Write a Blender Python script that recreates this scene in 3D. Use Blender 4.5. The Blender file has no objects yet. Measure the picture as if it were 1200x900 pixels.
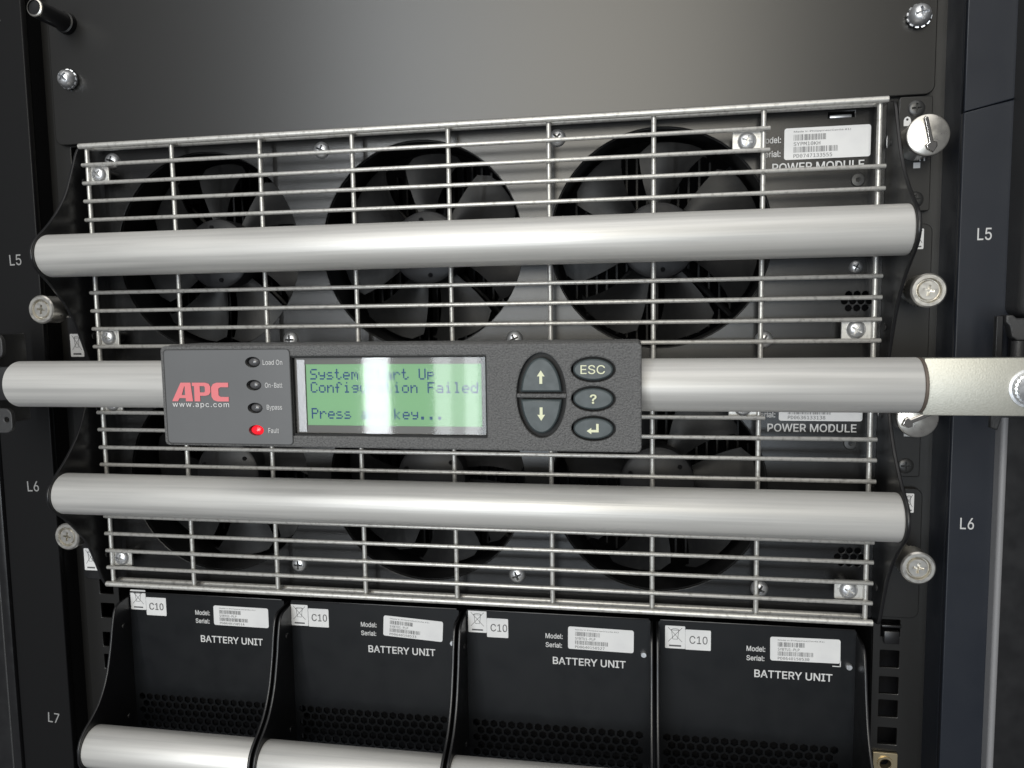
import bpy, bmesh, math, random
from mathutils import Vector, Matrix
random.seed(7)
R = math.radians
scn = bpy.context.scene
C = scn.collection

# ------------------------------------------------------------------ camera
cd = bpy.data.cameras.new('camera'); cam = bpy.data.objects.new('camera', cd); C.objects.link(cam)
cam.location = (0.103885, -0.404373, 0.030129)
cam.rotation_euler = (1.479245, 0.014763, 0.171997)
cd.sensor_width = 36; cd.lens = 27; cd.clip_start = 0.01; cd.clip_end = 50
cd.dof.use_dof = True; cd.dof.focus_distance = 0.37; cd.dof.aperture_fstop = 30
scn.camera = cam
# ------------------------------------------------------------------ light: dim room + tall windows behind the camera
w = bpy.data.worlds.new('World'); scn.world = w; w.use_nodes = True
w.node_tree.nodes['Background'].inputs[0].default_value = (0.93, 0.95, 1.0, 1)
w.node_tree.nodes['Background'].inputs[1].default_value = 0.115
def area(name, x0, x1, z0, z1, y, rad, col):
    ld = bpy.data.lights.new(name, 'AREA'); ld.shape = 'RECTANGLE'; ld.size = x1-x0; ld.size_y = z1-z0
    ld.energy = rad*math.pi*(x1-x0)*(z1-z0); ld.color = col
    o = bpy.data.objects.new(name, ld); C.objects.link(o); o.location = ((x0+x1)/2, y, (z0+z1)/2)
    o.rotation_euler = (R(90), 0, 0)      # shines toward +Y
    return o
area('window_light', -0.60, 0.55, 0.05, 2.1, -3.0, 5.6, (1.0, 0.95, 0.83))
area('window_light_low', -0.60, 0.55, -0.80, 0.045, -3.0, 4.8, (0.80, 0.90, 1.0))
area('curtain_light', -0.806, -0.730, -0.80, 2.1, -3.0, 9.0, (0.93, 0.97, 1.0))
area('curtain_fold_light', -0.729, -0.670, -0.80, 2.1, -3.0, 4.0, (0.93, 0.97, 1.0))
area('curtain_light', -0.669, -0.605, -0.80, 2.1, -3.0, 11.0, (0.93, 0.97, 1.0))
area('window_gap_light', -1.13, -1.010, -0.80, 2.1, -3.0, 22.0, (0.93, 0.97, 1.0))
o = area('ceiling_light', -1.4, 1.4, -0.8, 0.8, -1.5, 1.3, (1.0, 0.98, 0.95)); o.location = (0.1, -1.3, 2.2); o.rotation_euler = (R(25), 0, 0)
scn.view_settings.view_transform = 'Standard'; scn.view_settings.look = 'None'
scn.view_settings.exposure = 0; scn.view_settings.gamma = 1

# ------------------------------------------------------------------ materials
def mat(name, base, rough=.5, metal=0., spec=.5, emis=None, estr=0., bump=None, rvar=None, cvar=None, aniso=0., coat=0.):
    m = bpy.data.materials.new(name); m.use_nodes = True; nt = m.node_tree; N = nt.nodes; L = nt.links
    b = N['Principled BSDF']
    b.inputs['Base Color'].default_value = (*base, 1); b.inputs['Roughness'].default_value = rough
    b.inputs['Metallic'].default_value = metal; b.inputs['Specular IOR Level'].default_value = spec
    if coat: b.inputs['Coat Weight'].default_value = coat; b.inputs['Coat Roughness'].default_value = .08
    if emis: b.inputs['Emission Color'].default_value = (*emis, 1); b.inputs['Emission Strength'].default_value = estr
    tc = N.new('ShaderNodeTexCoord')
    def noise(scale, stretch=(1, 1, 1), detail=3):
        mp = N.new('ShaderNodeMapping'); mp.inputs['Scale'].default_value = stretch
        L.new(tc.outputs['Object'], mp.inputs[0])
        n = N.new('ShaderNodeTexNoise'); n.inputs['Scale'].default_value = scale; n.inputs['Detail'].default_value = detail
        L.new(mp.outputs[0], n.inputs['Vector']); return n
    if bump:   # (scale, strength, distance, stretch)
        n = noise(bump[0], bump[3] if len(bump) > 3 else (1, 1, 1)); bp = N.new('ShaderNodeBump')
        bp.inputs['Strength'].default_value = bump[1]; bp.inputs['Distance'].default_value = bump[2]
        L.new(n.outputs['Fac'], bp.inputs['Height']); L.new(bp.outputs[0], b.inputs['Normal'])
    if rvar:   # (scale, lo, hi, stretch)
        n = noise(rvar[0], rvar[3] if len(rvar) > 3 else (1, 1, 1)); mr = N.new('ShaderNodeMapRange')
        mr.inputs['From Min'].default_value = .3; mr.inputs['From Max'].default_value = .7
        mr.inputs['To Min'].default_value = rvar[1]; mr.inputs['To Max'].default_value = rvar[2]
        L.new(n.outputs['Fac'], mr.inputs[0]); L.new(mr.outputs[0], b.inputs['Roughness'])
    if cvar:   # (scale, colour2, lo, hi, stretch)
        n = noise(cvar[0], cvar[4] if len(cvar) > 4 else (1, 1, 1), 5); mr = N.new('ShaderNodeMapRange')
        mr.inputs['From Min'].default_value = cvar[2]; mr.inputs['From Max'].default_value = cvar[3]
        mx = N.new('ShaderNodeMix'); mx.data_type = 'RGBA'
        mx.inputs[6].default_value = (*base, 1); mx.inputs[7].default_value = (*cvar[1], 1)
        L.new(n.outputs['Fac'], mr.inputs[0]); L.new(mr.outputs[0], mx.inputs[0]); L.new(mx.outputs[2], b.inputs['Base Color'])
    return m
M = {}
M['powder'] = mat('black powder coat', (.010, .0096, .009), .315, spec=.70, bump=(1900, .10, .00006))
M['module'] = mat('black painted steel', (.0095, .0095, .0098), .25, spec=.62, bump=(3000, .1, .0001), rvar=(80, .235, .27))
M['battery'] = mat('black battery front', (.005, .0058, .0072), .36, spec=.32, bump=(3000, .2, .0001), rvar=(70, .36, .46))
M['plate'] = mat('satin black plate', (.010, .010, .011), .30, spec=.6, rvar=(120, .28, .4), bump=(1500, .12, .0001))
M['edge'] = mat('worn plate edge', (.12, .12, .12), .4, metal=.5)
M['rail'] = mat('black rail', (.009, .009, .0095), .45, spec=.5, bump=(2500, .35, .0002))
M['column'] = mat('dark blue black column', (.0115, .0145, .022), .42, spec=.42, bump=(2400, .2, .0001), rvar=(40, .38, .48))
M['door'] = mat('dark grey textured trim', (.032, .032, .033), .45, spec=.6, bump=(2200, .6, .0003))
M['trim'] = mat('textured edge trim painted as highlight', (.24, .24, .25), .45, spec=.5, bump=(2200, .6, .0003))  # lighter base colour carries the bright highlight along the frame edge
M['shadecol'] = mat('column paint darkened for shade', (.006, .006, .0065), .45, spec=.22, bump=(2400, .2, .0001))  # same column paint, darkened for the left side that gets less light
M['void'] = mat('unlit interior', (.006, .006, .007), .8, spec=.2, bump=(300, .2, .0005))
M['alu'] = mat('brushed anodised aluminium', (.78, .77, .745), .44, metal=.45, bump=(1100, .55, .00012, (.012, 1, 1)), rvar=(45, .38, .54, (.25, 1, 1)),
               cvar=(260, (.58, .575, .56), .44, .72, (.02, 1, 1)))
M['wire'] = mat('zinc plated wire', (.66, .65, .62), .40, metal=.55, bump=(1200, .15, .0001), cvar=(420, (.40, .39, .37), .5, .75))
M['screw'] = mat('bright zinc screw', (.76, .77, .79), .36, metal=.85, bump=(1500, .15, .0001), rvar=(500, .30, .44))
M['recess'] = mat('screw recess', (.10, .10, .10), .5, metal=.8)
M['nickel'] = mat('satin nickel', (.78, .755, .70), .32, metal=.95, bump=(1800, .1, .0001), rvar=(400, .27, .38))
M['chrome'] = mat('polished nickel', (.82, .79, .74), .12, metal=1)
M['blackscrew'] = mat('black oxide screw', (.030, .030, .030), .34, spec=.8)
M['zinc'] = mat('galvanised strap', (.52, .515, .46), .42, metal=.55, bump=(1500, .3, .0002), cvar=(1400, (.46, .455, .40), .40, .75))
M['ring'] = mat('tube end ring', (.16, .13, .11), .6, metal=.3, bump=(900, .4, .0002))
M['fan'] = mat('black fan plastic', (.012, .012, .0125), .40, spec=.34, rvar=(90, .36, .46), cvar=(300, (.022, .022, .021), .55, .8))
M['hub'] = mat('grey fan hub', (.026, .026, .028), .42, spec=.42, cvar=(120, (.026, .026, .028), .4, .7))
M['fanframe'] = mat('fan frame', (.006, .006, .0065), .4, spec=.3)
M['bezel'] = mat('grained grey plastic', (.150, .150, .151), .46, spec=.5, bump=(1300, 1, .0008), cvar=(1300, (.105, .105, .106), .4, .62))
M['overlay'] = mat('smooth grey overlay', (.140, .143, .148), .42, spec=.45, cvar=(30, (.130, .133, .138), .4, .6))
M['overlay_edge'] = mat('overlay outline', (.03, .03, .03), .5)
M['key'] = mat('slate rubber key', (.055, .070, .074), .42, spec=.5, rvar=(300, .38, .48))
M['well'] = mat('key well', (.006, .006, .006), .5, spec=.3)
M['glyph'] = mat('cream key legend', (.80, .82, .58), .6)
M['white'] = mat('white silkscreen', (.72, .72, .72), .6, cvar=(2500, (.55, .55, .55), .55, .8))
M['dimwhite'] = mat('greyish white silkscreen', (.60, .60, .60), .6)  # greyer white for the unit marks on the right column
M['greyink'] = mat('grey silkscreen', (.30, .30, .30), .6, cvar=(2500, (.2, .2, .2), .55, .8))
M['sticker'] = mat('white sticker', (.80, .80, .80), .45, spec=.4, cvar=(70, (.73, .73, .74), .45, .8))
M['ink'] = mat('black ink', (.10, .10, .105), .5)
M['red'] = mat('red logo print', (.80, .21, .23), .5)
M['led'] = mat('grey indicator lens', (.10, .10, .105), .14, spec=.6, coat=.5)
M['ledred'] = mat('lit red indicator', (.8, .01, .02), .15, spec=.6, emis=(1, .015, .03), estr=.75, coat=.6)
M['lcdgreen'] = mat('lcd backlight', (.18, .34, .19), .5, spec=.2, emis=(.24, .46, .25), estr=.36)
M['lcdrim'] = mat('lcd border', (.13, .125, .12), .4)
M['lcdmetal'] = mat('lcd foil strip', (.42, .42, .43), .35, metal=.6, bump=(900, .25, .0002))
M['lcdtext'] = mat('lcd pixels', (.045, .09, .26), .5, spec=.1)
M['lcdghost'] = mat('lcd pixel shadow', (.16, .36, .22), .5, spec=.1, emis=(.17, .42, .22), estr=.38)
M['brass'] = mat('cage nut steel', (.62, .52, .34), .35, metal=.9)
def glass():
    m = bpy.data.materials.new('display glass'); m.use_nodes = True; nt = m.node_tree; N = nt.nodes; L = nt.links
    N.remove(N['Principled BSDF'])
    tr = N.new('ShaderNodeBsdfTransparent'); gl = N.new('ShaderNodeBsdfGlossy'); gl.inputs['Roughness'].default_value = .042
    fr = N.new('ShaderNodeFresnel'); fr.inputs['IOR'].default_value = 1.56
    mx = N.new('ShaderNodeMixShader'); L.new(fr.outputs[0], mx.inputs[0]); L.new(tr.outputs[0], mx.inputs[1]); L.new(gl.outputs[0], mx.inputs[2])
    L.new(mx.outputs[0], N['Material Output'].inputs[0]); return m
M['glass'] = glass()

# ------------------------------------------------------------------ object helpers
W = {}
def tag(o, label=None, cat=None, group=None, kind=None):
    if label: o['label'] = label
    if cat: o['category'] = cat
    if group: o['group'] = group
    if kind: o['kind'] = kind
    return o
def thing(name, label, cat, loc, group=None):
    o = bpy.data.objects.new(name, None); C.objects.link(o); o.location = loc; o.empty_display_size = .01
    W[o.name] = Vector(loc); return tag(o, label, cat, group)
def ob(name, me, m=None, parent=None, at=None):
    """mesh in world coordinates (at=None) or in its own coordinates placed at world point `at`"""
    base = W[parent.name] if parent else Vector((0, 0, 0))
    if at is None: me.transform(Matrix.Translation(-base)); loc = Vector((0, 0, 0)); wp = base
    else: loc = Vector(at)-base; wp = Vector(at)
    o = bpy.data.objects.new(name, me); C.objects.link(o); o.location = loc
    if parent: o.parent = parent
    if m and not me.materials: me.materials.append(M[m])
    W[o.name] = wp; me.name = name
    return o
def from_bm(bm, smooth=None):
    bmesh.ops.recalc_face_normals(bm, faces=bm.faces)
    me = bpy.data.meshes.new('m'); bm.to_mesh(me); bm.free()
    if smooth is not None:
        me.shade_smooth(); me.set_sharp_from_angle(angle=R(smooth))
    return me
def curve_mesh(polys, thick, bev=0., bres=1):
    cu = bpy.data.curves.new('c', 'CURVE'); cu.dimensions = '2D'; cu.fill_mode = 'BOTH'
    cu.extrude = max(thick/2-bev, 0); cu.bevel_depth = bev; cu.bevel_resolution = bres; cu.offset = -bev
    for p in polys:
        s = cu.splines.new('POLY'); s.points.add(len(p)-1); s.use_cyclic_u = True
        for k, q in enumerate(p): s.points[k].co = (q[0], q[1], 0, 1)
    o = bpy.data.objects.new('c', cu); C.objects.link(o)
    me = bpy.data.meshes.new_from_object(o.evaluated_get(bpy.context.evaluated_depsgraph_get()))
    bpy.data.objects.remove(o); bpy.data.curves.remove(cu); me.materials.clear()
    return me
def front_plate(polys, yf, thick, bev=0., smooth=None):   # polygons in (X, Z); front face at yf
    me = curve_mesh(polys, thick, bev)
    me.transform(Matrix(((1, 0, 0, 0), (0, 0, -1, yf+thick/2), (0, 1, 0, 0), (0, 0, 0, 1))))
    if smooth: me.shade_smooth(); me.set_sharp_from_angle(angle=R(smooth))
    return me
def side_plate(polys, xc, thick, bev=0.):                 # polygons in (Y, Z); centred on xc
    me = curve_mesh(polys, thick, bev, 2)
    me.transform(Matrix(((0, 0, 1, xc), (1, 0, 0, 0), (0, 1, 0, 0), (0, 0, 0, 1))))
    me.shade_smooth(); me.set_sharp_from_angle(angle=R(35))
    return me
def rrect(x0, x1, z0, z1, r=0., n=5, only=None):
    if r <= 0: return [(x0, z0), (x1, z0), (x1, z1), (x0, z1)]
    P = []
    for i, (cx, cz, a0) in enumerate(((x1-r, z0+r, -90), (x1-r, z1-r, 0), (x0+r, z1-r, 90), (x0+r, z0+r, 180))):
        if only is not None and i not in only:
            P.append(((x1, z0), (x1, z1), (x0, z1), (x0, z0))[i]); continue
        for k in range(n+1):
            a = R(a0+90*k/n); P.append((cx+r*math.cos(a), cz+r*math.sin(a)))
    return P
def ell(cx, cz, a, b=None, n=40, a0=0):
    b = a if b is None else b
    return [(cx+a*math.cos(2*math.pi*k/n+a0), cz+b*math.sin(2*math.pi*k/n+a0)) for k in range(n)]
def bm_box(bm, x0, x1, y0, y1, z0, z1):
    g = bmesh.ops.create_cube(bm, size=1)
    for v in g['verts']:
        v.co = Vector(((x0+x1)/2+v.co.x*(x1-x0), (y0+y1)/2+v.co.y*(y1-y0), (z0+z1)/2+v.co.z*(z1-z0)))
def box(x0, x1, y0, y1, z0, z1, bev=0., seg=2):
    bm = bmesh.new(); bm_box(bm, x0, x1, y0, y1, z0, z1)
    if bev: bmesh.ops.bevel(bm, geom=bm.edges[:], offset=bev, segments=seg, affect='EDGES', profile=.5)
    return from_bm(bm, 40 if bev else None)
def bm_rod(bm, p, q, r, n=12, r2=None, caps=True):
    p, q = Vector(p), Vector(q); d = q-p
    g = bmesh.ops.create_cone(bm, cap_ends=caps, segments=n, radius1=r, radius2=r if r2 is None else r2, depth=d.length)
    m = Matrix.Translation((p+q)/2) @ d.to_track_quat('Z', 'Y').to_matrix().to_4x4()
    bmesh.ops.transform(bm, matrix=m, verts=g['verts'])
def rod(p, q, r, n=14, rnd=0.):
    bm = bmesh.new(); bm_rod(bm, p, q, r, n)
    if rnd:
        es = [e for e in bm.edges if len([f for f in e.link_faces if len(f.verts) > 4]) == 1]
        bmesh.ops.bevel(bm, geom=es, offset=rnd, segments=2, affect='EDGES', profile=.5)
    return from_bm(bm, 50)
def lathe(prof, n=28, knurl=None):     # profile [(r, y)] round the Y axis, front = -Y
    bm = bmesh.new(); rings = []
    for i, (r, y) in enumerate(prof):
        if r < 1e-7: rings.append([bm.verts.new((0, y, 0))]); continue
        ring = []
        for k in range(n):
            rr = r*(1-(.08 if knurl and i in knurl and (k+i) % 2 else 0)); a = 2*math.pi*k/n
            ring.append(bm.verts.new((rr*math.cos(a), y, rr*math.sin(a))))
        rings.append(ring)
    for a, b in zip(rings[:-1], rings[1:]):
        for k in range(n):
            va = [a[k % len(a)], a[(k+1) % n] if len(a) > 1 else None, b[(k+1) % n] if len(b) > 1 else None, b[k % len(b)]]
            vs = []
            for v in va:
                if v is not None and v not in vs: vs.append(v)
            if len(vs) > 2: bm.faces.new(vs)
    return from_bm(bm, 38)
def cut(me, cutter):
    a = bpy.data.objects.new('a', me); b = bpy.data.objects.new('b', cutter); C.objects.link(a); C.objects.link(b)
    md = a.modifiers.new('b', 'BOOLEAN'); md.object = b; md.operation = 'DIFFERENCE'; md.solver = 'EXACT'
    r = bpy.data.meshes.new_from_object(a.evaluated_get(bpy.context.evaluated_depsgraph_get()))
    bpy.data.objects.remove(a); bpy.data.objects.remove(b)
    r.shade_smooth(); r.set_sharp_from_angle(angle=R(38))
    return r
def cross_mesh(l, t, y0, y1, ang=0):
    bm = bmesh.new()
    bm_box(bm, -l, l, y0, y1, -t, t); 
    me = from_bm(bm)
    bm2 = bmesh.new(); bm2.from_mesh(me)
    P = [(-l, -t), (-t, -t), (-t, -l), (t, -l), (t, -t), (l, -t), (l, t), (t, t), (t, l), (-t, l), (-t, t), (-l, t)]
    bm2.free(); m = front_plate([P], y0, y1-y0); m.transform(Matrix.Rotation(ang, 4, 'Y')); return m
def phillips(r, h, y=0, ang=.3, star=False):
    prof = [(0, -h), (r*.35, -h*.98), (r*.65, -h*.85), (r*.88, -h*.55), (r, -h*.15), (r, .0012), (0, .0012)]
    me = lathe(prof, 28)
    me = cut(me, cross_mesh(r*.58, r*.12, -h*1.5, .0007, ang))
    if star: pass
    return me
import os
def font(fn):
    try: return bpy.data.fonts.load(os.path.join(bpy.utils.system_resource('DATAFILES'), 'fonts', fn))
    except Exception: return None
SANS = font('Inter.woff2'); MONO = font('DejaVuSansMono.woff2')
def text_mesh(s, w_=None, h_=None, size=1.0, bold=0., space=1.0, shear=0., fnt=None):
    cu = bpy.data.curves.new('t', 'FONT'); cu.body = s; cu.size = size; cu.bevel_depth = max(bold, 0)*.8; cu.bevel_resolution = 0; cu.space_character = space; cu.shear = shear
    f = fnt or SANS
    if f: cu.font = f
    cu.resolution_u = 3
    o = bpy.data.objects.new('t', cu); C.objects.link(o)
    me = bpy.data.meshes.new_from_object(o.evaluated_get(bpy.context.evaluated_depsgraph_get()))
    bpy.data.objects.remove(o); me.materials.clear()
    xs = [v.co.x for v in me.vertices]; ys = [v.co.y for v in me.vertices]
    x0, x1, y0, y1 = min(xs), max(xs), min(ys), max(ys)
    sx = w_/(x1-x0) if w_ else None; sy = h_/(y1-y0) if h_ else None
    sx = sx or sy; sy = sy or sx
    for v in me.vertices: v.co = Vector(((v.co.x-x0)*sx, -v.co.z*sy*.5, (v.co.y-y0)*sy))
    return me
def text(name, s, x, z, y, w_, h_, m, parent, tilt=0., bold=.012, space=1.0, shear=0., fnt=None):
    """flat print with its lower left corner at (x, y, z)"""
    me = text_mesh(s, w_, h_, bold=bold, space=space, shear=shear, fnt=fnt)
    if tilt: me.transform(Matrix.Rotation(-tilt, 4, 'Y'))
    me.transform(Matrix.Translation((x, y, z)))
    return ob(name, me, m, parent)
def quads(rects, y, tilt=0, about=(0, 0)):      # flat rectangles in (X, Z) joined in one print
    bm = bmesh.new()
    for q in rects:
        if len(q) == 4 and not hasattr(q[0], '__len__'): q = [(q[0], q[2]), (q[1], q[2]), (q[1], q[3]), (q[0], q[3])]
        bm.faces.new([bm.verts.new((a, y, b)) for a, b in q])
    if tilt: bmesh.ops.rotate(bm, verts=bm.verts, cent=(about[0], y, about[1]), matrix=Matrix.Rotation(-tilt, 3, 'Y'))
    me = bpy.data.meshes.new('q'); bm.to_mesh(me); bm.free(); return me
def line(x0, z0, x1, z1, t):
    d = Vector((x1-x0, z1-z0)).normalized()*t/2; n = (-d.y, d.x)
    return [(x0+n[0], z0+n[1]), (x0-n[0], z0-n[1]), (x1-n[0], z1-n[1]), (x1+n[0], z1+n[1])]
def copy_tree(o, parent=None):
    c = o.copy(); C.objects.link(c); c.parent = parent
    for ch in list(o.children): copy_tree(ch, c)
    return c
def bar_code(x0, x1, z0, z1, y, seed):
    rn = random.Random(seed); r = []; x = x0
    while x < x1-.0003:
        ww = rn.choice((.00018, .00018, .00036)); r.append((x, min(x+ww, x1), z0, z1)); x += ww+rn.choice((.00018, .00030, .00036, .0005))
    return quads(r, y)
def sticker(parent, x0, x1, z0, z1, y, tilt, model, serial, seed):
    s = ob('nameplate_sticker', front_plate([rrect(x0, x1, z0, z1, .0012)], y-.0003, .0003), 'sticker', parent)
    wd = x1-x0; h = z1-z0; yy = y-.00042
    text('small_print', 'Made in Philippines(Cavite #1)', x0+wd*.11, z0+h*.84, yy, wd*.66, h*.07, 'ink', s, bold=0)
    ob('barcode', bar_code(x0+wd*.11, x0+wd*.50, z0+h*.60, z0+h*.79, yy, seed), 'ink', s)
    text('model_print', model, x0+wd*.11, z0+h*.435, yy, wd*.31, h*.115, 'ink', s, bold=0, fnt=MONO)
    ob('barcode', bar_code(x0+wd*.11, x0+wd*.63, z0+h*.22, z0+h*.40, yy, seed+1), 'ink', s)
    text('serial_print', serial, x0+wd*.11, z0+h*.055, yy, wd*.45, h*.115, 'ink', s, bold=0, fnt=MONO)
    return s
def bin_sticker(parent, x0, x1, z0, z1, y):
    s = ob('bin_symbol_sticker', front_plate([rrect(x0, x1, z0, z1, .0005)], y-.0003, .0003), 'sticker', parent)
    w_ = x1-x0; h = z1-z0; f = lambda a, b: (x0+a*w_, z0+b*h); t = .00022
    segs = [((.15, .30), (.85, .93)), ((.85, .30), (.15, .93)), ((.28, .82), (.72, .82)), ((.32, .82), (.38, .42)), ((.68, .82), (.62, .42)),
            ((.38, .42), (.62, .42)), ((.40, .88), (.60, .88)), ((.28, .82), (.40, .88)), ((.60, .88), (.72, .82))]
    q = [line(*f(*a), *f(*b), t) for a, b in segs]
    q.append([f(.2, .09), f(.8, .09), f(.8, .16), f(.2, .16)])
    ob('bin_symbol', quads(q, y-.00042), 'ink', s)
    return s

# ------------------------------------------------------------------ the cabinet (setting)
def struct(name, me, m): return tag(ob(name, me, m), kind='structure')
struct('cabinet_back', box(-.34, .34, .20, .21, -.40, .36), 'void')
struct('cabinet_side_wall', box(-.34, -.33, .02, .20, -.40, .36), 'void')
struct('cabinet_side_wall', box(.33, .34, .02, .20, -.40, .36), 'void')
struct('cabinet_floor', box(-.34, .34, .02, .20, -.41, -.40), 'void')
struct('cabinet_ceiling', box(-.34, .34, .02, .20, .36, .37), 'void')

PY = .013          # front surface of module and battery fronts
# rack rails with square holes
def rail(side, label, holes):
    s = side; t = thing('rack_rail', label, 'rack rail', (s*.236, .016, -.32))
    xo = s*.2506; xi = s*.2225; xa, xb = min(xo, xi), max(xo, xi)
    P = [rrect(xa, xb, -.32, .30)]
    for z in holes: P.append(rrect(s*.231-.0047, s*.231+.0047, z-.0047, z+.0047, .0004, 2))
    ob('slotted_face', front_plate(P, .0148, .002, .0003), 'powder', t)
    ob('return_flange', box(min(xo, xo-s*.002), max(xo, xo-s*.002), .0170, .05, -.32, .30), 'rail', t)
    ob('inner_flange', box(min(xi, xi+s*.002), max(xi, xi+s*.002), .0170, .05, -.32, .30), 'rail', t)
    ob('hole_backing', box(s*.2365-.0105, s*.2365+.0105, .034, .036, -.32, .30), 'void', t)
    return t
rail(1, 'black square-holed rack rail behind the module flanges on the right', [-.1380, -.1548, -.1693, -.1822, -.1975, -.2109, -.2230])
rail(-1, 'black square-holed rack rail behind the curved brackets on the left', [.1283, .1124, .0980, -.1375, -.1530, -.1720, -.1865, -.2010, -.2150])
# clip in the top right hole
t = thing('rail_clip', 'small black clip pressed into the highest open hole of the right rail', 'clip', (.231, .0148, -.139))
ob('clip_tongue', box(.2272, .2348, .0118, .0145, -.1455, -.1385, .0006), 'plate', t)
ob('clip_bar', box(.2262, .2358, .0125, .0146, -.1368, -.1355, .0003), 'plate', t)
t = thing('cage_nut', 'yellowish metal cage nut seated in the right rail at the picture bottom', 'cage nut', (.2296, .0148, -.2109))
cg = front_plate([rrect(.2237, .2360, -.2170, -.2060, .0005), ell(.2298, -.2118, .0030, n=20)], .0128, .0016, .0002)
ob('cage', cg, 'brass', t)
ob('nut', lathe([(.0030, .0), (.0040, .0), (.0042, .004), (.0026, .004), (.0026, .0)], 20), 'brass', t, at=(.2298, .0120, -.2118))

# blank panel
t = thing('blank_panel', 'wide plain black blanking panel above the wire grilles', 'blanking panel', (0, .011, .134))
ob('panel_sheet', front_plate([rrect(-.2425, .2425, .1337, .30, .0045, 6)], .0110, .0022, .0005, 40), 'powder', t)
def star_screw(parent, x, z, ang):
    o = ob('panel_screw', SCR_BIG, 'screw', parent, at=(x, .0082, z)); o.rotation_euler = (0, ang, 0)
    k = ob('lock_washer', WASH, 'screw', o, at=(x, .0090, z)); return o
SCR_BIG = phillips(.0052, .0046, ang=0.2)
wb = bmesh.new()
for k in range(12):
    a = k*math.pi/6
    bm_box(wb, .0044, .0057, -.0005, .0005, -.0008, .0008)
    bmesh.ops.rotate(wb, verts=wb.verts[-8:], cent=(0, 0, 0), matrix=Matrix.Rotation(a, 3, 'Y') @ Matrix.Rotation(.3, 3, 'X'))
bm_rod(wb, (0, -.0005, 0), (0, .0022, 0), .0047, 24)
WASH = from_bm(wb)
star_screw(t, -.2297, .1705, .5); star_screw(t, .2335, .1702, 1.2)

# round rod knob upper left
t = thing('guide_rod', 'black round rod with bare metal tip jutting from the panel at the upper left', 'rod', (-.2294, .011, .2025))
ob('rod_shaft', lathe([(0, -.0135), (.0046, -.0135), (.0051, -.0128), (.0051, .0105), (0, .0105)], 32), 'plate', t, at=(-.2294, 0, .2025))
ob('rod_tip', lathe([(.0040, -.0143), (.0047, -.0139), (.0049, -.0132), (.0045, -.0134)], 32), 'nickel', t, at=(-.2294, 0, .2025))
ob('rod_collar', lathe([(.0051, .0075), (.0060, .0078), (.0062, .0108), (.0051, .0108)], 32), 'fanframe', t, at=(-.2294, 0, .2025))

# side columns with unit marks (world X ~ +-0.257, front face at Y=-.010)
CY = -.010
t = thing('cabinet_column', 'dark blue-black cabinet column printed L5 and L6 right of the modules', 'cabinet column', (.262, CY, -.33))
xr0, xr1 = .2482, .2790
ob('lower_face', front_plate([[(xr0, -.33), (xr1, -.33), (xr1, .1262), (xr0, .1192)]], CY, .004, .0005), 'column', t)
ob('upper_face', front_plate([[(xr0, .1196), (xr1, .1266), (xr1, .32), (xr0, .32)]], CY, .004, .0005), 'column', t)
ob('column_return', box(xr0, xr0+.0015, CY+.0042, .060, -.33, .32), 'column', t)
text('unit_mark', 'L5', .2558, .0608, CY-.0002, .0062, .0057, 'dimwhite', t, bold=.010)
text('unit_mark', 'L6', .2533, -.0768, CY-.0002, .0062, .0057, 'dimwhite', t, bold=.010)
t = thing('cabinet_column', 'shade-darkened cabinet column printed L5, L6 and L7 left of the modules', 'cabinet column', (-.262, CY, -.33))
ob('column_face', front_plate([[(-.2855, -.33), (-.2502, -.33), (-.2502, .32), (-.2855, .32)]], 0, .004, .0005), 'shadecol', t)
ob('column_return', box(-.2516, -.2504, .0042, .060, -.33, .32), 'shadecol', t)
for s, z in (('L4', .2012), ('L5', .0628), ('L6', -.0740), ('L7', -.2212)):
    text('unit_mark', s, {'L4': -.2720, 'L5': -.2694, 'L6': -.2686, 'L7': -.2662}[s], z, -.0002, .0080, .0064, 'greyink', t, bold=.008, tilt=.03 if z > -.1 else -.06)

# outer frames
t = thing('door_frame', 'dark upright frame with rounded textured edge trim painted as highlight at the right picture edge', 'frame', (.29, -.02, -.33))
ob('frame_upright', box(.2672, .2704, -.0165, .02, -.33, -.0165, .0015, 4), 'trim', t)
ob('frame_upright', box(.2690, .2960, -.0260, .02, .0250, .32, .0050, 5), 'door', t)
ob('frame_panel', box(.2706, .36, -.0150, -.011, -.33, .0240), 'plate', t)
ob('frame_panel', box(.2962, .36, -.0250, -.020, .0242, .32), 'door', t)
t = thing('door_frame', 'black upright cabinet frame at the left picture edge', 'frame', (-.29, -.02, -.33))
ob('frame_upright', box(-.2915, -.2860, -.0020, .03, -.33, .32, .001, 2), 'plate', t)
ob('frame_panel', box(-.40, -.2930, -.0010, .002, -.33, .32, 0), 'plate', t)
ob('frame_bead', rod((-.2922, -.0012, -.33), (-.2922, -.0012, .32), .0008, 10), 'door', t)

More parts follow.
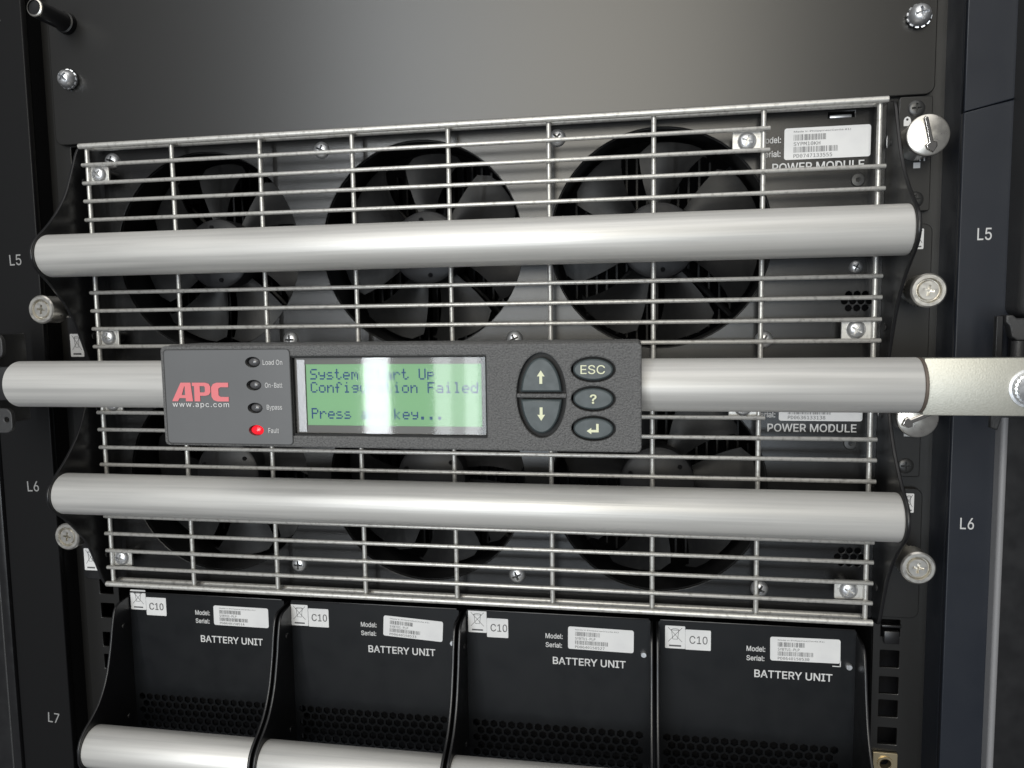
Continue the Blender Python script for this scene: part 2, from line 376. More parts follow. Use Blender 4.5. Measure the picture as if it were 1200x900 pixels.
# hinge pieces
t = thing('latch_clip', 'black notched latch clip on the frame just above the zinc strap at the right edge', 'clip', (.262, -.03, .006))
ob('clip_body', front_plate([[(.2596, .0262), (.2625, .0262), (.2640, .0248), (.2900, .0248), (.2900, .0150), (.2645, .0150), (.2622, .0168), (.2612, .0215), (.2596, .0232)]], -.0340, .006, .0008, 40), 'door', t)
ob('clip_arm', front_plate([rrect(.2565, .2596, -.0120, .0258, .0006)], -.0320, .003, .0005), 'plate', t)
ob('clip_pin', rod((.2660, -.0310, -.0120), (.2660, -.0310, .0148), .0026, 16), 'door', t)
t = thing('hinge_block', 'black hinge block on the frame just below the zinc strap at the right edge', 'hinge', (.268, -.03, -.03))
ob('block_body', front_plate([[(.2560, -.0120), (.2900, -.0120), (.2900, -.0195), (.2606, -.0195), (.2590, -.0252), (.2560, -.0240)]], -.0320, .003, .0006), 'door', t)
t = thing('hinge_bracket', 'dark steel hinge bracket with two screw holes beside the bar at the left edge', 'bracket', (-.225, -.065, 0))
ob('bracket_plate', front_plate([rrect(-.2700, -.2195, .0110, .0235, .0040), ell(-.2228, .0160, .0013, n=18)], -.0630, .0025, .0005, 40), 'door', t)
ob('bracket_plate', front_plate([rrect(-.2700, -.2170, -.0275, -.0145, .0040), ell(-.2202, -.0205, .0013, n=18)], -.0630, .0025, .0005, 40), 'door', t)
ob('bracket_spine', box(-.2700, -.2260, -.0605, -.040, -.0235, .0235, .001), 'plate', t)
# ------------------------------------------------------------------ power module
c1 = .0668
HW = .2222                                   # half distance between the side plates
def plate_outline(cz, top, bot, sm, back=.0135, up=True):
    # half profile (distance from handle centre, y)
    half = sm
    P = [(back, cz+top)]
    for d, y in half: P.append((y, cz+d))
    for d, y in reversed(half): P.append((y, cz-d*bot/top))
    P.append((back, cz-bot))
    return P
def smooth_prof(pts, n=5):
    out = []
    for i in range(len(pts)-1):
        p0 = pts[max(i-1, 0)]; p1 = pts[i]; p2 = pts[i+1]; p3 = pts[min(i+2, len(pts)-1)]
        for k in range(n):
            u = k/n
            out.append(tuple(.5*((2*p1[j])+(-p0[j]+p2[j])*u+(2*p0[j]-5*p1[j]+4*p2[j]-p3[j])*u*u+(-p0[j]+3*p1[j]-3*p2[j]+p3[j])*u**3) for j in (0, 1)))
    out.append(pts[-1]); return out
prof = smooth_prof([(.0650, .0065), (.0640, .0035), (.0600, .0010), (.0530, -.0018), (.0450, -.0050), (.0380, -.0080), (.0310, -.0122), (.0250, -.0168),
                    (.0190, -.0222), (.0140, -.0275), (.0100, -.0322), (.0060, -.0358), (.0020, -.0374)], 3)
HR = .0116
SCR = phillips(.0046, .0026, ang=.25)
SCR_S = phillips(.0033, .0022, ang=-.3)
BSCR = phillips(.0040, .0010, ang=.0)
# thumb screw: knurled barrel with face ring and inner disc
thumb = lathe([(0, -.0153), (.0043, -.0153), (.0046, -.0149), (.0047, -.0130), (.0053, -.0130), (.0054, -.0150), (.0058, -.0157), (.0073, -.0157), (.0080, -.0150), (.0080, -.0136), (.0077, -.0132), (.0077, -.0112), (.0077, -.0092), (.0077, -.0072), (.0077, -.0052), (.0077, -.0035), (.0072, -.003), (.0048, -.0025), (.0048, .0150), (0, .0150)], 60, knurl=(10, 11, 12, 13, 14, 15))
thumb_long = None
thumb = cut(thumb, cross_mesh(.0026, .0006, -.018, -.0118, .15))
knob = lathe([(0, -.0185), (.0088, -.0185), (.0095, -.0180), (.0097, -.0170), (.0095, -.0160), (.0089, -.0150), (.0085, .0), (0, .0)], 56)
def arrow_ridge():
    P = [(0, .0088), (.0011, .0078), (.0012, -.0035), (.0027, -.0042), (.0024, -.0062), (0, -.0086), (-.0024, -.0062), (-.0027, -.0042), (-.0012, -.0035), (-.0011, .0078)]
    return front_plate([P], -.0200, .0020, .0006, 50)
ARROW = arrow_ridge()
blade_cache = {}
def fan_blade():
    bm = bmesh.new(); nr, na = 8, 7; V = []
    for i in range(nr+1):
        u = i/nr; r = .0195+(.0545-.0195)*u; row = []
        wd = R(26+11*u); sweep = R(4-8*u*u)
        for j in range(na+1):
            v = j/na-.5
            rr = r-(.004*abs(2*v)**6 if i == nr else 0)
            a = sweep+v*wd*1.12; tw = R(38-16*u)
            y = math.tan(tw)*v*wd*r*.62 + .0035*(1-(2*v)**2)*.6
            row.append(bm.verts.new((rr*math.cos(a), y, rr*math.sin(a))))
        V.append(row)
    for i in range(nr):
        for j in range(na): bm.faces.new((V[i][j], V[i][j+1], V[i+1][j+1], V[i+1][j]))
    ext = bmesh.ops.extrude_face_region(bm, geom=bm.faces[:])
    for v in [e for e in ext['geom'] if isinstance(e, bmesh.types.BMVert)]: v.co.y += .0016
    return from_bm(bm, 50)
BLADE = fan_blade(); BLADE.materials.append(M['fan'])
HUB = lathe([(0, 0), (.0185, 0), (.0203, .0010), (.0208, .0025), (.0208, .022), (0, .022)], 40); HUB.materials.append(M['hub'])
rb = bmesh.new()
for k in range(6):
    a = R(30+60*k)+.15; c = (.0158*math.cos(a), .0158*math.sin(a))
    bm_rod(rb, (c[0], -.0007, c[1]), (c[0], .001, c[1]), .0013, 12)
RIV = from_bm(rb); RIV.materials.append(M['void'])
ringm = lathe([(.0572, .0), (.0590, .0), (.0590, .030), (.0572, .030), (.0565, .015), (.0572, .0)], 64); ringm.materials.append(M['fanframe'])
# stationary guard behind the blades: struts + vertical louvres
gb = bmesh.new()
for k in range(-9, 10):
    x = k*.006; h = math.sqrt(max(.0565**2-x*x, 0))
    bm_box(gb, x-.0006, x+.0006, .052, .060, -h, h)
for k in range(4):
    a = R(45+90*k); bm_rod(gb, (.015*math.cos(a), .034, .015*math.sin(a)), (.058*math.cos(a), .034, .058*math.sin(a)), .002, 8)
GUARD = from_bm(gb); GUARD.materials.append(M['fanframe'])

def make_module():
    t = thing('power_module', 'upper of the two grilled power modules, its lock knob fully in view', 'power module', (0, PY, c1-.0667), 'power modules stacked in the rack')
    zc = c1; hz = zc-.0013; fz = zc+.0014
    FX = (-.1490, -.0195, .1105)
    # front sheet with fan cutouts, small slot and vent holes
    P = [rrect(-.2215, .2215, zc-.0655, zc+.0655, .001, 3)]
    for fx in FX: P.append(ell(fx, fz, .0575, n=64))
    P.append(rrect(.1938, .2064, zc+.0585, zc+.0615))
    pi = .0040
    for r in range(3):
        for k in range(4-(1 if r != 1 else 0)):
            P.append(ell(.2037+k*pi+(0 if r == 1 else pi/2), zc-.0330-(r-1)*pi*.87, .0016, n=8))
    ob('front_sheet', front_plate(P, PY, .0016, .0003), 'module', t)
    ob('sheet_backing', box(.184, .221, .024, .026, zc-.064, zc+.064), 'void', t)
    b = box(.1950, .2055, .0150, .0175, zc+.0588, zc+.0605, .0004); ob('catch', b, 'screw', t)
    # fans
    for i, fx in enumerate(FX):
        f = ob('cooling_fan', ringm, None, t, at=(fx, PY+.0018, fz))
        for k in range(7):
            o = ob('fan_blade', BLADE, None, f, at=(fx, PY+.0200, fz)); o.rotation_euler = (0, -(R(90)+k*2*math.pi/7+(.05, 0, -.1)[i]), 0)
        ob('fan_hub', HUB, None, f, at=(fx, PY+.0100, fz)); ob('hub_rivets', RIV, None, f, at=(fx, PY+.0100, fz))
        ob('fan_guard', GUARD, None, f, at=(fx, PY+.0018, fz))
    # side plates
    out = plate_outline(hz, .0655, .0650, prof)
    for s in (-1, 1):
        ob('side_plate', side_plate([out], s*HW, .0018, .0005), 'plate', t)
        for dz in (.030, -.030, .0):
            me = lathe([(0, -.0004), (.0016, -.0004), (.0020, 0), (.0020, .0006), (0, .0006)], 14); me.transform(Matrix.Rotation(R(-90*s), 4, 'Z'))
            ob('plate_rivet', me, 'blackscrew', t, at=(s*(HW-.0010), .006-abs(dz)*0, hz+dz*1.5))
    # handle
    ob('handle_bar', rod((-HW+.0009, -.0245, hz), (HW-.0009, -.0245, hz), HR, 64, .0008), 'alu', t)
    for s in (-1, 1): 
        me = rod((s*(HW+.0010), -.0245, hz), (s*(HW+.0026), -.0245, hz), .0058, 24, .0004); ob('handle_bolt', me, 'blackscrew', t)
    # grille
    S = .0538; dz = .010485; top = zc+6*dz; sx = [(i-4)*S for i in range(9)]
    bm = bmesh.new()
    e = .0030
    bm_rod(bm, (sx[0]-e, 0, top), (sx[8]+e, 0, top), .0016, 14); bm_rod(bm, (sx[0]-e, 0, top-12*dz), (sx[8]+e, 0, top-12*dz), .0016, 14)
    bm_rod(bm, (sx[0]-e*.4, .0088, top+.0003), (sx[8]+e*.4, .0088, top+.0003), .0015, 12); bm_rod(bm, (sx[0]-e*.4, .0088, top-12*dz-.0003), (sx[8]+e*.4, .0088, top-12*dz-.0003), .0015, 12)
    g = ob('grille', from_bm(bm, 50), 'wire', t)
    for i in range(9):
        b = bmesh.new(); j = random.uniform(-.0002, .0002)
        bm_rod(b, (sx[i]+j, .0024, top-.001), (sx[i]+j, .0024, top-12*dz+.001), .0013, 12)
        bm_rod(b, (sx[i]+j, .0024, top-.0008), (sx[i]+j, .0075, top-.0004), .0012, 8)
        bm_rod(b, (sx[i]+j, .0024, top-12*dz+.0008), (sx[i]+j, .0075, top-12*dz+.0004), .0012, 8)
        for k in range(1, 12):
            if i == 8 and k < 3: continue
            mm = Matrix.Translation((sx[i]+j, .0011, top-k*dz)) @ Matrix.Diagonal((1.35, .8, 1.0, 1))
            bmesh.ops.create_icosphere(b, subdivisions=1, radius=.0014*random.uniform(.9, 1.1), matrix=mm)
        ob('upright_wire', from_bm(b, 50), 'wire', g)
    for k in range(1, 12):
        x1 = sx[7]+.0028 if k < 3 else sx[8]+.0028
        j = random.uniform(-.0002, .0002); j2 = random.uniform(-.0003, .0003)
        ob('cross_wire', rod((sx[0]-.0020, 0, top-k*dz+j), (x1, 0, top-k*dz+j2), .00112, 12, .0003), 'wire', g)
    # tabs with screws, and the sheet screws
    for x0, x1, k, scx in ((sx[0]+.0002, sx[0]+.0125, 1.5, sx[0]+.0065), (sx[7]-.0150, sx[7]-.0002, 1.5, sx[7]-.0080), (sx[0]+.0002, sx[0]+.0125, 10.5, sx[0]+.0062), (sx[8]-.0150, sx[8]-.0002, 10.5, sx[8]-.0082)):
        z = top-k*dz
        ob('mounting_tab', front_plate([rrect(x0, x1, z-.0050, z+.0050, .0006)], .0030, .0016, .0003, 40), 'wire', g)
        o = ob('tab_screw', SCR, 'screw', t, at=(scx, .0030, z)); o.rotation_euler = (0, random.uniform(0, 1.5), 0)
        ob('spacer', rod((scx, .0046, z), (scx, PY, z), .0035, 14), 'plate', t)
    for x, z in ((-.0758, .1231), (.0572, .1227), (-.2070, .1233), (-.0989, .0169), (.0326, .0162), (.1644, .0146)):
        o = ob('sheet_screw', SCR, 'screw', t, at=(x, PY, z)); o.rotation_euler = (0, random.uniform(0, 1.5), 0)
    o = ob('sheet_screw', SCR_S, 'screw', t, at=(.2087, PY, .0510)); o.rotation_euler = (0, .8, 0)
    ob('socket_rivet', lathe([(0, .0004), (.0011, .0004), (.0012, -.0009), (.0030, -.0008), (.0034, 0), (.0034, .001), (0, .001)], 22), 'blackscrew', t, at=(.2085, PY, .0943))
    # print
    sticker(t, .1729, .2141, .1057, .1213, PY, 0, 'SYPM10KH', 'PD0747133555', 11)
    text('printed_word', 'Model:', .1608, .1142, PY-.0003, .0105, .0033, 'white', t, bold=.022)
    text('printed_word', 'Serial:', .1612, .1073, PY-.0003, .0100, .0033, 'white', t, bold=.022)
    text('printed_title', 'POWER MODULE', .1672, .0998, PY-.0003, .0442, .0044, 'white', t, bold=.022)
    # right flanges, lock knob, thumb screw
    lp = ob('latch_plate', front_plate([rrect(.2264, .2418, .0776, .1330, .0012)], .0110, .0020, .0004, 40), 'powder', t)
    for x, z in ((.2343, .1272), (.2349, .0833)): ob('plate_screw', BSCR, 'blackscrew', lp, at=(x, .0110, z))
    kx, kz = .2340, .1105
    kn = ob('lock_knob', knob, 'nickel', t, at=(kx, .0105, kz)); ar = ob('arrow_ridge', ARROW, 'chrome', kn, at=(kx, .0105, kz)); ar.rotation_euler = (0, -.22, 0)
    yq = .0108
    sh = lambda ox, oz: [line(ox-.0010, oz, ox-.0010, oz+.0011, .0006), line(ox-.0010, oz+.0011, ox, oz+.0018, .0006), line(ox, oz+.0018, ox+.0010, oz+.0011, .0006), line(ox+.0010, oz+.0011, ox+.0010, oz, .0006)]
    ob('locked_symbol', front_plate([[(.2286, .1190), (.2319, .1190), (.2319, .1218), (.2314, .1230), (.2303, .1236), (.2291, .1230), (.2286, .1218)], ell(.2302, .1221, .0006, n=10)], yq, .0001), 'white', lp)
    q = [(.2336, .2368, .0985, .1012)]
    ob('unlocked_symbol', quads(q+sh(.2376, .1018), yq), 'white', lp)
    arc = [line(.2330+.0118*math.cos(R(a)), .1118+.0118*math.sin(R(a)), .2330+.0118*math.cos(R(a+13)), .1118+.0118*math.sin(R(a+13)), .0008) for a in range(150, 235, 12)]
    arc.append([(.2217+.0046, .1185), (.2217+.0016, .1160), (.2217+.0026, .1190)])
    ob('turn_arrow', quads([a for a in arc], yq), 'white', lp)
    fp = ob('lower_flange', front_plate([rrect(.2232, .2436, .0030, .0715, .0040, 5)], .0110, .0020, .0004, 40), 'powder', t)
    ob('thumb_screw', thumb, 'nickel', t, at=(.2343, .0010, .0380))
    bin_sticker(fp, .2345, .2395, .0590, .0690, .0110)
    # left flange
    fl = ob('left_flange', front_plate([rrect(-.2430, -.2232, .0020, .0900, .0040, 5)], .0110, .0020, .0004, 40), 'plate', t)
    ob('thumb_screw', thumb, 'nickel', t, at=(-.2325, -.0055, .0363))
    bin_sticker(fl, -.2415, -.2325, .0078, .0217, .0110)
    return t
m1 = make_module()
m2 = copy_tree(m1); m2.location.z -= .13357; m2.location.x -= .0004
m2['label'] = 'lower of the two grilled power modules, half hidden behind the display bar'
for ch in list(m2.children):       # its own serial number
    if ch.name.startswith('nameplate_sticker'):
        for s in list(ch.children):
            if s.name.startswith('serial_print'):
                s.data = s.data.copy(); old = [v.co.copy() for v in s.data.vertices]
                x0 = min(v.x for v in old); z0 = min(v.z for v in old); x1 = max(v.x for v in old); z1 = max(v.z for v in old); y = old[0].y
                me = text_mesh('PD0636133138', x1-x0, z1-z0, fnt=MONO); me.transform(Matrix.Translation((x0, y, z0))); me.materials.append(M['ink']); s.data = me
    if ch.name.startswith('lock_knob'): ch.rotation_euler = (0, 1.35, 0)
    if ch.name.startswith('thumb_screw') and ch.location.x < 0: ch.location.y += .008
k_ = 0
for ch in m2.children:
    if ch.name.startswith('cooling_fan'):
        k_ += 1
        for b in ch.children:
            if b.name.startswith('fan_blade'): b.rotation_euler.y += (.35, .22, .5)[k_-1]

# ------------------------------------------------------------------ battery units
bc = -.2103
def make_battery(x0, x1, model_x, label):
    t = thing('battery_unit', label, 'battery unit', ((x0+x1)/2, PY, bc-.07), 'battery units side by side')
    P = [rrect(x0+.0022, x1-.0022, bc-.068, bc+.0705, .0008, 2)]
    px = .0052; pz = .0045; n = int((x1-x0-.0150)/px); r = 0; z = -.2068
    while z > -.2440:
        for k in range(n+(1 if r % 2 == 0 else 0)):
            P.append(ell(x0+.0070+k*px+(0 if r % 2 == 0 else px/2), z, .00232, n=6, a0=R(30)))
        z -= pz; r += 1
    ob('perforated_front', front_plate(P, PY, .0014), 'battery', t)
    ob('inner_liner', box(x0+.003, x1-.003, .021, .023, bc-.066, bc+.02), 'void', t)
    hc = -.2180
    pr = smooth_prof([(.0755, .0065), (.0748, .0025), (.0715, -.0010), (.0620, -.0038), (.0550, -.0052), (.0450, -.0078), (.0360, -.0107), (.0280, -.0148),
                      (.0220, -.0193), (.0170, -.0252), (.0130, -.0312), (.0090, -.0352), (.0040, -.0374)], 3)
    out = [(PY+.004, hc+.0763)]+[(y, hc+d) for d, y in pr]+[(y, hc-d) for d, y in reversed(pr)]+[(PY+.004, hc-.0700)]
    for xx in (x0+.0016, x1-.0016):
        ob('side_plate', side_plate([out], xx, .0016, .0005), 'plate', t)
    ob('top_lip', box(x0+.0030, x1-.0030, .0118, .0128, bc+.0709, bc+.0717, .0003), 'plate', t)
    ob('handle_bar', rod((x0+.0024, -.0250, hc), (x1-.0024, -.0250, hc), HR, 64, .0006), 'alu', t)
    for dz in (.052, -.006+.0):
        me = lathe([(0, -.0005), (.0013, -.0005), (.0017, 0), (.0017, .0006), (0, .0006)], 12); me.transform(Matrix.Rotation(R(90), 4, 'Z'))
        ob('plate_rivet', me, 'rail', t, at=(x0+.0024+.0002, .0060, bc+dz))
    ob('front_stud', lathe([(0, -.0022), (.0014, -.0022), (.0017, -.0016), (.0017, .0), (0, 0)], 14), 'screw', t, at=(x1-.0058, PY, -.1592))
    return t
XB = [-.2160, -.1082, -.0002, .1087, .2160]
bl = ['leftmost battery unit, its aluminium handle end showing at lower left', 'second battery unit from the left, under the console',
      'third battery unit from the left, between the two middle C10 stickers', 'rightmost battery unit beside the open rack rail']
bl = ['leftmost of the four black battery units below the grille', 'second black battery unit from the left below the grille', 'third black battery unit from the left below the grille', 'rightmost of the four black battery units, beside the square rail holes']
# (bin sticker x,z / C10 x,z / nameplate x,z,tilt / title x,z,tilt / Model x,z / Serial z / serial text)
BD = [((-.2128, -.1503, .0104, .0126), (-.2023, -.1535, .0136, .0114), (-.1568, -.1572, .0360, .0122), -.005, (-.1662, -.1687, .0412), (-.1690, -.1515), 'PD0640150514'),
      ((-.1060, -.1545, .0108, .0128), (-.0950, -.1548, .0128, .0112), (-.0484, -.1575, .0360, .0122), -.055, (-.0578, -.1684, .0410), (-.0620, -.1530), 'PD0640150533'),
      ((.0032, -.1524, .0108, .0128), (.0141, -.1548, .0124, .0112), (.0607, -.1588, .0366, .0130), -.012, (.0520, -.1684, .0410), (.0480, -.1534), 'PD0640150527'),
      ((.1145, -.1550, .0108, .0128), (.1254, -.1553, .0136, .0114), (.1702, -.1585, .0358, .0132), .012, (.1620, -.1685, .0402), (.1578, -.1540), 'PD0640150530')]
for i in range(4):
    t = make_battery(XB[i], XB[i+1], 0, bl[i])
    b, c, n, tl, ti, mo, ser = BD[i]
    s = bin_sticker(t, b[0], b[0]+b[2], b[1], b[1]+b[3], PY)
    s = ob('rating_sticker', front_plate([rrect(c[0], c[0]+c[2], c[1], c[1]+c[3], .0005)], PY-.0002, .0002), 'sticker', t)
    text('rating_print', 'C10', c[0]+.0022, c[1]+.0036, PY-.0005, .0096, .0044, 'ink', s, bold=0)
    s = sticker(t, n[0], n[0]+n[2], n[1], n[1]+n[3], PY, 0, 'SYBTU1-PLP', ser, 40+i*3)
    piv = Vector((n[0], 0, n[1]))-W[t.name]*1.0; piv.y = 0
    RM = Matrix.Translation(piv) @ Matrix.Rotation(-tl, 4, 'Y') @ Matrix.Translation(-piv)
    for o in [s]+list(s.children): o.data.transform(RM)
    # corner of the printed frame peeping out under the sticker
    q = [line(n[0]+n[2]-.004, n[1]-.0012, n[0]+n[2], n[1]-.0012, .0005), line(n[0]+n[2], n[1]-.0014, n[0]+n[2], n[1]+.002, .0005)]
    if i == 3: ob('printed_corner', quads(q, PY-.0003), 'white', t)
    text('printed_title', 'BATTERY UNIT', ti[0], ti[1], PY-.0004, ti[2], .0044, 'white', t, bold=.024)
    text('printed_word', 'Model:', mo[0], mo[1], PY-.0004, .0098, .0030, 'white', t, bold=.022)
    text('printed_word', 'Serial:', mo[0], mo[1]-.0052, PY-.0004, .0094, .0030, 'white', t, bold=.022)

# ------------------------------------------------------------------ swing bar carrying the display
BYY, BZ = -.0700, -.0013
t = thing('swing_bar', 'aluminium tube with flat zinc strap end crossing in front of both modules', 'support bar', (0, BYY, BZ))
ob('tube', rod((-.2040, BYY, BZ), (.2122, BYY, BZ), .01135, 72, .0005), 'alu', t)
ob('end_ring', rod((.2123, BYY, BZ), (.2136, BYY, BZ), .01130, 64, .0003), 'ring', t)
ob('strap', box(.2137, .2900, BYY-.0040, BYY+.0010, BZ-.0119, BZ+.0112, .0005), 'zinc', t)
bolt = lathe([(0, -.0058), (.0048, -.0058), (.0060, -.0048), (.0062, -.0030), (.0068, -.0028), (.0068, -.001), (.0062, -.0006), (.0078, -.0004), (.0078, .0), (0, 0)], 48, knurl=(3, 4))
ob('strap_bolt', bolt, 'screw', t, at=(.2525, BYY-.0040, BZ-.0008))
ob('left_strap', box(-.2600, -.1980, BYY+.0010, BYY+.0050, BZ-.0085, BZ+.0085, .0005), 'plate', t)

# ------------------------------------------------------------------ display console
FY = -.0900
t = thing('display_console', 'grey control console with green text display and oval keys on the bar', 'control console', (-.005, -.07, -.0046))
X0, X1, Z0, Z1 = -.1124, .1022, -.0274, .0177
KX = .0826; KZ = (.0068, -.0053, -.0176); AX, AZ = .0611, -.0040
LED = [(-.0673, .0104), (-.0672, .0002), (-.0671, -.0100), (-.0670, -.0200)]
P = [rrect(X0, X1, Z0, Z1, .0022, 5), rrect(-.0497, .0379, -.0222, .0128, .0004, 2), ell(AX, AZ, .0104, .0178, 48)]
for z in KZ: P.append(ell(KX, z, .0091, .0052, 40))
for x, z in LED: P.append(ell(x, z, .0036, .0024, 28))
ob('front_bezel', front_plate(P, FY, .0040, .0007, 40), 'bezel', t)
ob('housing', front_plate([rrect(X0+.0004, X1-.0004, Z0+.0004, Z1+.0004, .0020, 4)], FY+.0041, .026, .0006, 40), 'bezel', t)
PO = [rrect(-.1104, -.0499, -.0262, .0160, .0016, 4)]+[ell(x, z, .0036, .0024, 28) for x, z in LED]
ov = ob('logo_overlay', front_plate(PO, FY-.0003, .0003), 'overlay', t)
eo = [rrect(-.1107, -.0496, -.0265, .0163, .0018, 4), rrect(-.1103, -.0500, -.0261, .0159, .0015, 4)]
ob('overlay_outline', front_plate(eo, FY-.00035, .0003), 'overlay_edge', t)
# logo letters (slanted A, P, C) as flat print
def logo():
    lx, lz, lw, lh = -.1072, -.0071, .0278, .0084
    f = lambda P: [(lx+p[0]*lw, lz+p[1]*lh) for p in P]
    A = [(0, 0), (.085, 0), (.135, .15), (.215, .15), (.20, .30), (.18, .30), (.225, .62), (.265, .0), (.385, 0), (.33, 1), (.135, 1)]
    A = [(0, 0), (.105, 0), (.135, .17), (.245, .17), (.245, 0), (.37, 0), (.34, 1), (.165, 1)]
    Ah = [(.175, .33), (.235, .33), (.235, .80), (.225, .80)]
    Pp = [(.40, 0), (.50, 0), (.50, .30), (.60, .30), (.66, .36), (.685, .50), (.685, .80), (.66, .94), (.60, 1), (.365, 1), (.365, .82), (.40, .82)]
    Ph = [(.50, .48), (.575, .48), (.59, .54), (.59, .76), (.575, .82), (.50, .82)]
    Cc = [(1, 1), (.80, 1), (.735, .93), (.70, .75), (.70, .25), (.735, .07), (.80, 0), (1, 0), (1, .24), (.86, .24), (.825, .32), (.825, .68), (.86, .76), (1, .76)]
    return front_plate([f(A), f(Ah), f(Pp), f(Ph), f(Cc)], FY-.0006, .0002)
ob('logo_letters', logo(), 'red', ov)
text('web_address', 'www.apc.com', -.1072, -.0103, FY-.0005, .0278, .0024, 'white', ov, bold=.012, space=1.15)
for s, x, z, ww, hh in (('Load On', -.0624, .0092, .0092, .0022), ('On-Batt', -.0618, -.0009, .0082, .0022), ('Bypass', -.0614, -.0112, .0072, .0027), ('Fault', -.0611, -.0211, .0050, .0022)):
    text('indicator_caption', s, x, z, FY-.0005, ww, hh, 'white', ov, bold=-.004)
dm = lathe([(0, -.0011), (.0011, -.0010), (.0020, -.0006), (.0026, .0001), (.0029, .0012), (0, .0012)], 28)
for i, (x, z) in enumerate(LED):
    me = dm.copy(); me.transform(Matrix.Diagonal((1.22, 1.1, .80, 1) if i == 3 else (1.05, 1.0, .70, 1)))
    o = ob('indicator_light', me, 'ledred' if i == 3 else 'led', t, at=(x+.0003, FY+.0006, z))
    if i == 3: o['label'] = 'lit red indicator light'
    ob('indicator_socket', rod((x, FY+.0030, z), (x, FY+.0050, z), .0042, 20), 'well', t)
# key wells and keys
ob('key_well', front_plate([rrect(AX-.013, AX+.013, AZ-.0195, AZ+.0190)], FY+.0034, .0006), 'well', t)
ob('key_well', front_plate([rrect(KX-.0105, KX+.0105, -.0235, .0125)], FY+.0034, .0006), 'well', t)
def half_key(s):
    a, b = .0086, .0158; P = []
    z0 = .0016; n = 24
    th = math.asin(z0/b)
    for k in range(n+1):
        u = th+(math.pi-2*th)*k/n; P.append((AX+a*math.cos(u), AZ+s*(b*math.sin(u))))
    if s < 0: P.reverse()
    return front_plate([P], FY-.0009, .0040, .0008, 50)
def glyph(polys, parent): return ob('key_legend', quads([], 0) if not polys else front_plate(polys, FY-.00105, .00012), 'glyph', parent)
for s in (1, -1):
    k = ob('arrow_key', half_key(s), 'key', t)
    cz = AZ+s*(.0077 if s > 0 else .0075)
    A = [(AX-.0006, cz-s*.0027), (AX+.0006, cz-s*.0027), (AX+.0006, cz+s*.0004), (AX+.0016, cz+s*.0004), (AX, cz+s*.0029), (AX-.0016, cz+s*.0004), (AX-.0006, cz+s*.0004)]
    glyph([A], k)
ob('key_divider', box(AX-.0103, AX+.0103, FY+.0002, FY+.0030, AZ-.0009, AZ+.0008, .0003), 'bezel', t)
for i, z in enumerate(KZ):
    k = ob('oval_key', front_plate([ell(KX, z, .0082, .0044, 44)], FY-.0007, .0040, .0007, 50), 'key', t)
    if i == 0: text('key_legend', 'ESC', KX-.0051, z-.0018, FY-.00085, .0100, .0037, 'glyph', k, bold=.004)
    elif i == 1: text('key_legend', '?', KX-.0014, z-.0020, FY-.00085, .0029, .0040, 'glyph', k, bold=.03)
    else:
        q = [(KX+.0012, z+.0021), (KX+.0022, z+.0021), (KX+.0022, z-.0014), (KX-.0008, z-.0014), (KX-.0008, z-.0022), (KX-.0027, z-.0009), (KX-.0008, z+.0004), (KX-.0008, z-.0004), (KX+.0012, z-.0004)]
        ob('key_legend', front_plate([q], FY-.00085, .00012), 'glyph', k)
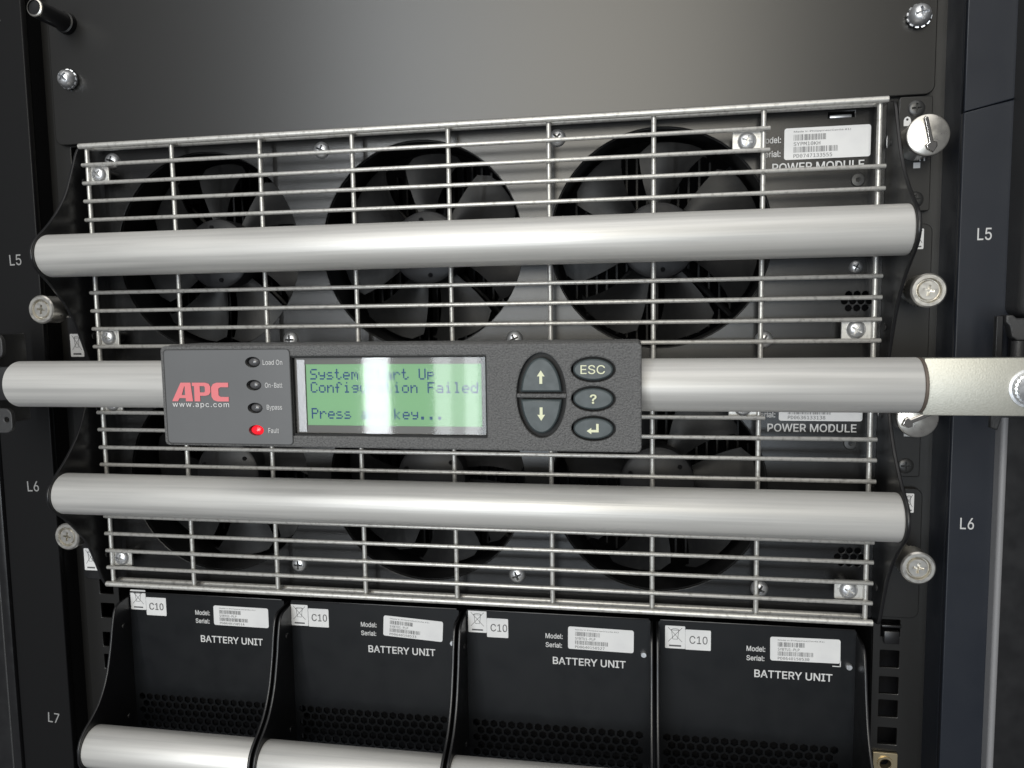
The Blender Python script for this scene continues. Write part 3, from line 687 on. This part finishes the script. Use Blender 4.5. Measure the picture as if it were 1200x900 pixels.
# the display
dp = ob('display_frame', front_plate([rrect(-.0497, .0379, -.0222, .0128), rrect(-.0440, .0352, -.0179, .0092)], FY+.0028, .0008), 'lcdrim', t)
ob('display_edge', front_plate([rrect(-.0502, .0384, -.0227, .0133), rrect(-.0491, .0373, -.0213, .0121)], FY+.0008, .0030, .0002), 'well', t)
ob('foil_strip', front_plate([rrect(-.0478, -.0442, -.0208, .0112)], FY+.0024, .0003), 'lcdmetal', dp)
sc = ob('lit_screen', box(-.0440, .0352, FY+.0032, FY+.0040, -.0179, .0092), 'lcdgreen', t)
FONT = {'S': '01111 10000 10000 01110 00001 00001 11110', 'y': '00000 00000 10001 10001 01111 00001 01110', 's': '00000 00000 01110 10000 01110 00001 11110',
        't': '01000 01000 11100 01000 01000 01001 00110', 'e': '00000 00000 01110 10001 11111 10000 01110', 'm': '00000 00000 11010 10101 10101 10001 10001',
        'a': '00000 00000 01110 00001 01111 10001 01111', 'r': '00000 00000 10110 11001 10000 10000 10000', 'U': '10001 10001 10001 10001 10001 10001 01110',
        'p': '00000 00000 11110 10001 11110 10000 10000', 'C': '01110 10001 10000 10000 10000 10001 01110', 'o': '00000 00000 01110 10001 10001 10001 01110',
        'n': '00000 00000 10110 11001 10001 10001 10001', 'f': '00110 01001 01000 11100 01000 01000 01000', 'i': '00100 00000 01100 00100 00100 00100 01110',
        'g': '00000 00000 01111 10001 01111 00001 01110', 'u': '00000 00000 10001 10001 10001 10011 01101', 'F': '11111 10000 10000 11110 10000 10000 10000',
        'l': '01100 00100 00100 00100 00100 00100 01110', 'd': '00001 00001 01101 10011 10001 10001 01111', 'P': '11110 10001 10001 11110 10000 10000 10000',
        'k': '10000 10000 10010 10100 11000 10100 10010', '.': '00000 00000 00000 00000 00000 01100 01100'}
cp = .003815; dpx = cp/6; dpz = .00068; tx = -.0420; lines = ['System Start Up', 'Configuration Failed', '', 'Press any key...']
for r, s in enumerate(lines):
    rects = []; zt = .0071-r*.00578
    for k, ch in enumerate(s):
        if ch == ' ': continue
        for rr, row in enumerate(FONT[ch].split()):
            for cc, bit in enumerate(row):
                if bit == '1':
                    xx = tx+k*cp+cc*dpx; zz = zt-rr*dpz; rects.append((xx, xx+dpx*.93, zz-dpz*.93, zz))
    if rects:
        ob('display_text', quads(rects, FY+.00305), 'lcdtext', sc)
me = quads([(-.0492, .0374, -.0216, .0123)], FY+.0018); ob('display_glass', me, 'glass', t)
# side plugs
for s, x in ((1, X1),):
    ob('side_collar', rod((x+.0001, BYY, BZ), (x+.0014, BYY, BZ), .0105, 32), 'blackscrew', t)
